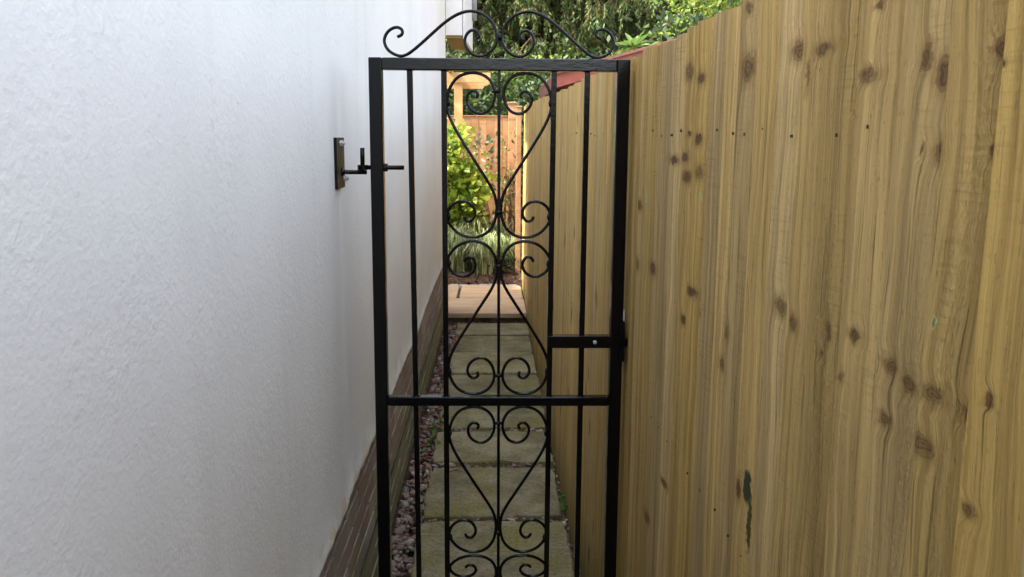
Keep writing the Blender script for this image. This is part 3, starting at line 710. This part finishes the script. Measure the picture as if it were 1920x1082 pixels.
for k in range(6): part(MB().box(.41, .60, 5.9 + k * .28, 5.94 + k * .28, 1.925, 1.975).build('rafter_end', M['shed']), shed)

# ------------------------------------------------------------------ plants
def blob_points(n, c, r, shell=.55):
    d = norm(rng.normal(size=(n, 3))); rad = (shell + (1 - shell) * rng.random(n) ** .6)[:, None]
    bump_ = 1 + .22 * np.sin(d[:, :1] * 4.1 + c[0]) * np.cos(d[:, 1:2] * 5.3 + c[1]) + .15 * np.sin(d[:, 2:] * 7 + c[2])
    return np.array(c) + d * rad * bump_ * np.array(r), d
def clumps(n, k, c, r, cr_, shell=.45):
    """n leaves gathered in k clumps inside an ellipsoid"""
    cp, cd = blob_points(k, c, r, shell); idx = rng.integers(0, k, n)
    off = rng.normal(size=(n, 3)) * cr_ * rng.uniform(.6, 1.3, (k, 1))[idx]
    return cp[idx] + off, norm(norm(off) + cd[idx] * .6 + np.array([0, 0, .15]))
def stems(base, tips, r0, name, mat, parent, sag=.12):
    b = MB()
    for tp in tips:
        a = Vector(base) + Vector((random.uniform(-.06, .06), random.uniform(-.06, .06), 0)); e = Vector(tp)
        mid = (a + e) / 2 + Vector((random.uniform(-sag, sag), random.uniform(-sag, sag), random.uniform(0, sag)))
        b.tube([a, mid, e], [r0, r0 * .7, r0 * .3], 5)
    return part(b.build(name, mat, smooth=True), parent)
def shrub(name, label, base, c, r, n, k, L, mat, cr_=.07, group=None, wr=.62, cat='shrub', sh=.3):
    t = thing(name, label, cat, base, group)
    P, D = clumps(n, k, c, r, cr_, sh)
    D = D + rng.normal(size=D.shape) * .5 + np.array([0, -.15, -.1])
    P = P[P[:, 2] > base[2] + .03]; D = D[:len(P)]
    ln = rng.uniform(.6, 1.2, len(P)) * L
    part(link('foliage', quads_mesh('foliage', leaves(P, D, ln, ln * wr), mat, 6)), t)
    tips, _ = blob_points(14, c, [q * .8 for q in r], .3); stems(base, tips, .010, 'stem', M['stem'], t)
    return t
shrub('golden_shrub', 'bright yellow green leafy shrub in front of the back fence', (-.50, 10.1, .1), (-.54, 10.1, .98), (.40, .26, .78), 4600, 170, .080, M['l_gold'], .075, wr=.74)
shrub('silvery_shrub', 'sparse silvery green shrub against the orange back fence', (-.15, 11.15, .1), (-.16, 11.1, 1.02), (.20, .18, .56), 330, 34, .075, M['l_grey'], .06, wr=.5)
shrub('wall_climber', 'thin pale leaved climber at the fence corner post', (.20, 11.0, .1), (.20, 11.0, .92), (.085, .10, .72), 300, 32, .06, M['l_climb'], .045, wr=.55, cat='climber')
shrub('low_evergreen', 'low dark green plant under the grass by the fence end', (.17, 9.5, .1), (.14, 9.5, .22), (.16, .14, .13), 260, 24, .05, M['l_dark'], .04, wr=.4, cat='plant')
shrub('purple_stemmed_plant', 'dull green low plant below the golden shrub', (-.35, 10.3, .1), (-.32, 10.25, .50), (.34, .12, .22), 300, 26, .06, M['l_mid'], .05, wr=.5, cat='plant')
def grass_clump(x, y, h, n, label, spread=.30):
    t = thing('variegated_grass', label, 'ornamental grass', (x, y, .12), 'variegated grass clumps in the bed')
    az = rng.uniform(0, 6.283, n); rad = spread * rng.uniform(.3, 1.15, n); hh = h * rng.uniform(.55, 1.1, n)
    out = []; ts = np.linspace(0, 1, 5)
    bx = x + rng.normal(size=n) * .05; by = y + rng.normal(size=n) * .05
    w = rng.uniform(.004, .008, n)
    side = np.stack([-np.sin(az), np.cos(az), np.zeros(n)], 1)
    pts = []
    dr = rng.uniform(.5, 1.3, n)
    for s in ts:
        px = bx + np.cos(az) * rad * s ** 1.3; py = by + np.sin(az) * rad * s ** 1.3; pz = .12 + hh * (np.sin(s * np.pi * .62) * 1.05 - dr * .32 * s ** 3)
        pts.append(np.stack([px, py, np.maximum(pz, .13)], 1))
    V = []; F = []
    for s in range(5):
        ww = (w * (1 - (s / 4.) ** 2 * .9))[:, None]; V.append(pts[s] - side * ww); V.append(pts[s] + side * ww)
    V = np.stack(V, 1); base = (np.arange(n) * 10)[:, None]
    F = np.concatenate([base + np.array([[2 * s, 2 * s + 1, 2 * s + 3, 2 * s + 2]]) for s in range(4)], 0)
    part(link('blades', tris_mesh('blades', V.reshape(-1, 3), F, M['l_grass'])), t)
for (x, y, h, n, lab) in ((-.42, 9.62, .52, 420, 'tall variegated grass clump nearest the white wall'), (-.10, 9.55, .46, 420, 'variegated grass clump in the middle front of the bed'), (.14, 9.75, .40, 320, 'smaller variegated grass clump beside the fence end post'),
                          (-.25, 10.0, .62, 400, 'variegated grass clump rising behind the front clumps'), (.05, 10.2, .50, 300, 'rear variegated grass clump below the orange back fence')):
    grass_clump(x, y, h, n, lab)
# weeds in the path
for (x, y, lab, n, L) in ((-.315, 4.65, 'small green weed growing in the pebbles by the slabs', 16, .035), (.318, 3.62, 'little green weed at the foot of the tan fence', 22, .028), (-.31, 4.38, 'tiny round leaved weed among the pebbles nearer the gate', 7, .03)):
    t = thing('weed', lab, 'weed', (x, y, .0))
    P = np.array([x, y, .02]) + rng.normal(size=(n, 3)) * np.array([.03 if x < 0 else .01, .05, .012]) + np.array([0, 0, .02 if x < 0 else .05]) * rng.random((n, 1)); D = rng.normal(size=(n, 3)) * np.array([1, 1, .5]) + np.array([0, 0, .3])
    part(link('foliage', quads_mesh('foliage', leaves(P, D, L, L * .75, .15, .15), M['l_weed'], 6)), t)
    b = MB()
    for q in P[:6]: b.tube([(x, y, -.02), tuple(q)], .0012, 4)
    part(b.build('stem', M['l_weed']), t)

# sprouting evergreen above the shed roof: each leaf separate
rh = thing('leafy_sprout', 'light green rosette of leaves above the red shed roof', 'shrub', (1.20, 7.75, 0))
lm = quads_mesh('leaf', leaves(np.zeros((1, 3)), np.array([[1., 0, 0]]), .15, .05, .2, .12), M['l_rhodo'], 6)
lm = MB(); lm.v = [(0, 0, 0), (.05, .022, .006), (.11, .022, 0), (.16, 0, -.02), (.11, -.022, 0), (.05, -.022, .006), (.05, 0, -.004), (.11, 0, -.009)]
lm.f = [(0, 6, 1), (1, 6, 7, 2), (2, 7, 3), (0, 5, 6), (5, 4, 7, 6), (4, 3, 7)]; lm = lm.mesh('leaf', M['l_rhodo'], True)
part(MB().tube([(1.25, 7.75, 0), (1.22, 7.75, 1.4), (1.20, 7.75, 2.36)], [.02, .014, .008], 6).build('stem', M['stem'], smooth=True), rh)
for (cx, cz, n) in ((1.20, 2.36, 16), (1.06, 2.27, 6), (.72, 2.12, 5)):
    if cx != 1.20: part(MB().tube([(1.22, 7.75, 1.5), (cx, 7.75, cz)], [.008, .005], 5).build('stem', M['stem']), rh)
    for k in range(n):
        o = link('leaf', lm, None, (cx, 7.75, cz)); o.rotation_euler = (random.uniform(-.5, .5), -R(random.uniform(-5, 70)), k * 2.4 + random.uniform(-.2, .2)); s = random.uniform(.8, 1.25); o.scale = (s, s, s); part(o, rh)

def broadleaf(name, label, base, c, r, n, k, L, mat, cr_, trunk=.09, cat='tree', group=None):
    t = thing(name, label, cat, base, group)
    P, D = clumps(n, k, c, r, cr_, .35); D = D + rng.normal(size=D.shape) * .55 + np.array([0, 0, -.35])
    ln = rng.uniform(.6, 1.25, len(P)) * L
    part(link('crown', quads_mesh('crown', leaves(P, D, ln, ln * .5), mat, 6)), t)
    b = MB(); top = Vector((c[0], c[1], c[2])); B = Vector(base)
    b.tube([B, (B + top) / 2 + Vector((.1, .05, 0)), top], [trunk, trunk * .75, trunk * .4], 8)
    tips, _ = blob_points(16, c, [q * .75 for q in r], .5)
    for tp in tips:
        s = B.lerp(top, random.uniform(.45, .9)); e = Vector(tp); b.tube([s, (s + e) / 2 + Vector((0, 0, .1)), e], [trunk * .3, trunk * .18, .008], 5)
    part(b.build('trunk', M['bark_wood'], smooth=True), t); return t
broadleaf('evergreen_bush', 'dark evergreen bush behind the pergola post and back fence', (-.9, 12.9, 0), (-.9, 12.9, 1.5), (1.0, .6, 1.3), 4200, 170, .09, M['l_dark'], .12, .05, 'bush', 'evergreens behind the back fence')
broadleaf('evergreen_bush', 'dark evergreen bush behind the fence corner post', (.75, 12.7, 0), (.75, 12.8, 1.35), (.95, .6, 1.15), 4200, 170, .09, M['l_dark'], .12, .05, 'bush', 'evergreens behind the back fence')
broadleaf('leafy_bush', 'mid green bush with yellowish leaves above the evergreens', (.55, 13.7, 0), (.6, 13.7, 2.1), (1.25, .5, .72), 3600, 150, .10, M['l_mid'], .13, .05, 'bush')
broadleaf('laurel_tree', 'yellow green broadleaf tree above the fence top at right', (3.2, 10.6, 0), (3.0, 10.5, 2.95), (1.05, .9, 1.05), 9000, 220, .075, M['l_lime'], .13, .08)
broadleaf('shade_bush', 'dark green bush between the shed and the broadleaf tree', (2.1, 9.2, 0), (2.05, 9.3, 1.75), (1.0, .7, .90), 4200, 150, .09, M['l_dark'], .12, .05, 'bush')

def spruce(name, label, base, height, reach, zlo, zhi, nl, seed, shoot=.16):
    rd = np.random.default_rng(seed); t = thing(name, label, 'tree', base)
    B = np.array(base, float)
    part(MB().tube([tuple(B), tuple(B + [0, 0, height * .5]), tuple(B + [0, 0, height])], [.26, .17, .03], 10).build('trunk', M['bark_wood'], smooth=True), t)
    limb = MB(); SP = []; SD = []; TW = []
    for i in range(nl):
        z = rd.uniform(zlo, zhi); az = rd.uniform(math.pi * .98, math.pi * 2.02)
        L = reach * (1 - .55 * z / height) * rd.uniform(.65, 1.1)
        d = np.array([math.cos(az), math.sin(az), 0]); pts = []
        for s in np.linspace(0, 1, 7):
            pts.append(B + [0, 0, z] + d * L * s + np.array([0, 0, .10 * L * math.sin(s * 3.1) - .34 * L * s * s + .10 * L * s ** 4]))
        limb.tube([tuple(q) for q in pts], [.035, .03, .025, .02, .014, .009, .005], 5)
        pts = np.array(pts); m = int(L * 17)
        side = np.array([-d[1], d[0], 0])
        for k in range(m):
            s = rd.uniform(.12, 1.0) * 6; a = int(min(5, s)); q = pts[a] + (pts[a + 1] - pts[a]) * (s - a)
            w = rd.normal() * .28 * (1.1 - s / 8); q = q + side * w + np.array([0, 0, -abs(w) * .25])
            ln = rd.uniform(.15, .55); e = q + np.array([rd.normal() * .05, rd.normal() * .05, -ln]) + d * .04
            TW.append((q, e))
            ns = int(ln / .032) + 3
            for u in np.linspace(.05, 1, ns):
                p = q + (e - q) * u
                for r_ in range(2):
                    SP.append(p); SD.append(np.array([rd.normal() * .55, rd.normal() * .55, -.75 - .4 * rd.random()]) + d * .25)
    part(limb.build('limb', M['bark_wood'], smooth=True), t)
    SP = np.array(SP); SD = np.array(SD); n = len(SP)
    global rng
    ln = rd.uniform(.045, .11, n)
    part(link('crown', quads_mesh('crown', leaves(SP, SD, ln, rd.uniform(.013, .022, n), .3, .12), M['l_spruce'], 6)), t)
    q = np.array([a for a, _ in TW]); e = np.array([b for _, b in TW]); w = np.array([.004, 0, 0]); w2 = np.array([.0015, 0, 0])
    part(link('twigs', quads_mesh('twigs', np.stack([q - w, q + w, e + w2, e - w2], 1), M['l_twig'], 4)), t)
    return t
spruce('spruce_tree', 'large spruce with drooping branchlets behind the gate top', (1.1, 16.6, 0), 12, 3.4, 1.9, 6.2, 105, 3)
spruce('spruce_tree', 'second spruce filling the gap above the shed roof', (3.6, 15.2, 0), 11, 3.0, 1.9, 5.8, 85, 5)
spruce('spruce_tree', 'spruce standing behind the house eaves at left', (-1.6, 16.2, 0), 11, 2.6, 2.0, 5.5, 55, 8)
# wood behind that closes the view
n = 42000; P = np.stack([rng.uniform(-7, 11, n), 19.5 + rng.uniform(-1.6, 1.6, n), 8.5 * rng.random(n)], 1)
P[:, 1] += .5 * np.sin(P[:, 0] * 1.3) + .4 * np.sin(P[:, 2] * 1.9 + P[:, 0]); D = rng.normal(size=(n, 3)) + np.array([0, -.5, -.4])
wd = link('woodland', quads_mesh('woodland', leaves(P, D, rng.uniform(.28, .6, n), rng.uniform(.18, .32, n)), M['l_dark'], 6)); tag(wd, 'dark mass of woodland foliage closing the view', 'woodland', kind='stuff')

for i, (x, y, lab) in enumerate(((-.22, 3.98, 'thin dry twig lying on the slab by the pebbles'), (.10, 4.12, 'forked dry twig lying across the slab joint'))):
    a = .5 + i * 2.2; b = MB(); q = [(x + .05 * k * math.cos(a + .15 * k), y + .05 * k * math.sin(a + .15 * k), .026) for k in range(4)]
    b.tube(q, [.0022, .002, .0016, .001], 5); b.tube([q[1], (q[1][0] + .04, q[1][1] - .03, .03)], [.0015, .0008], 5)
    tag(b.build('twig', M['stem'], smooth=True), lab, 'twig')
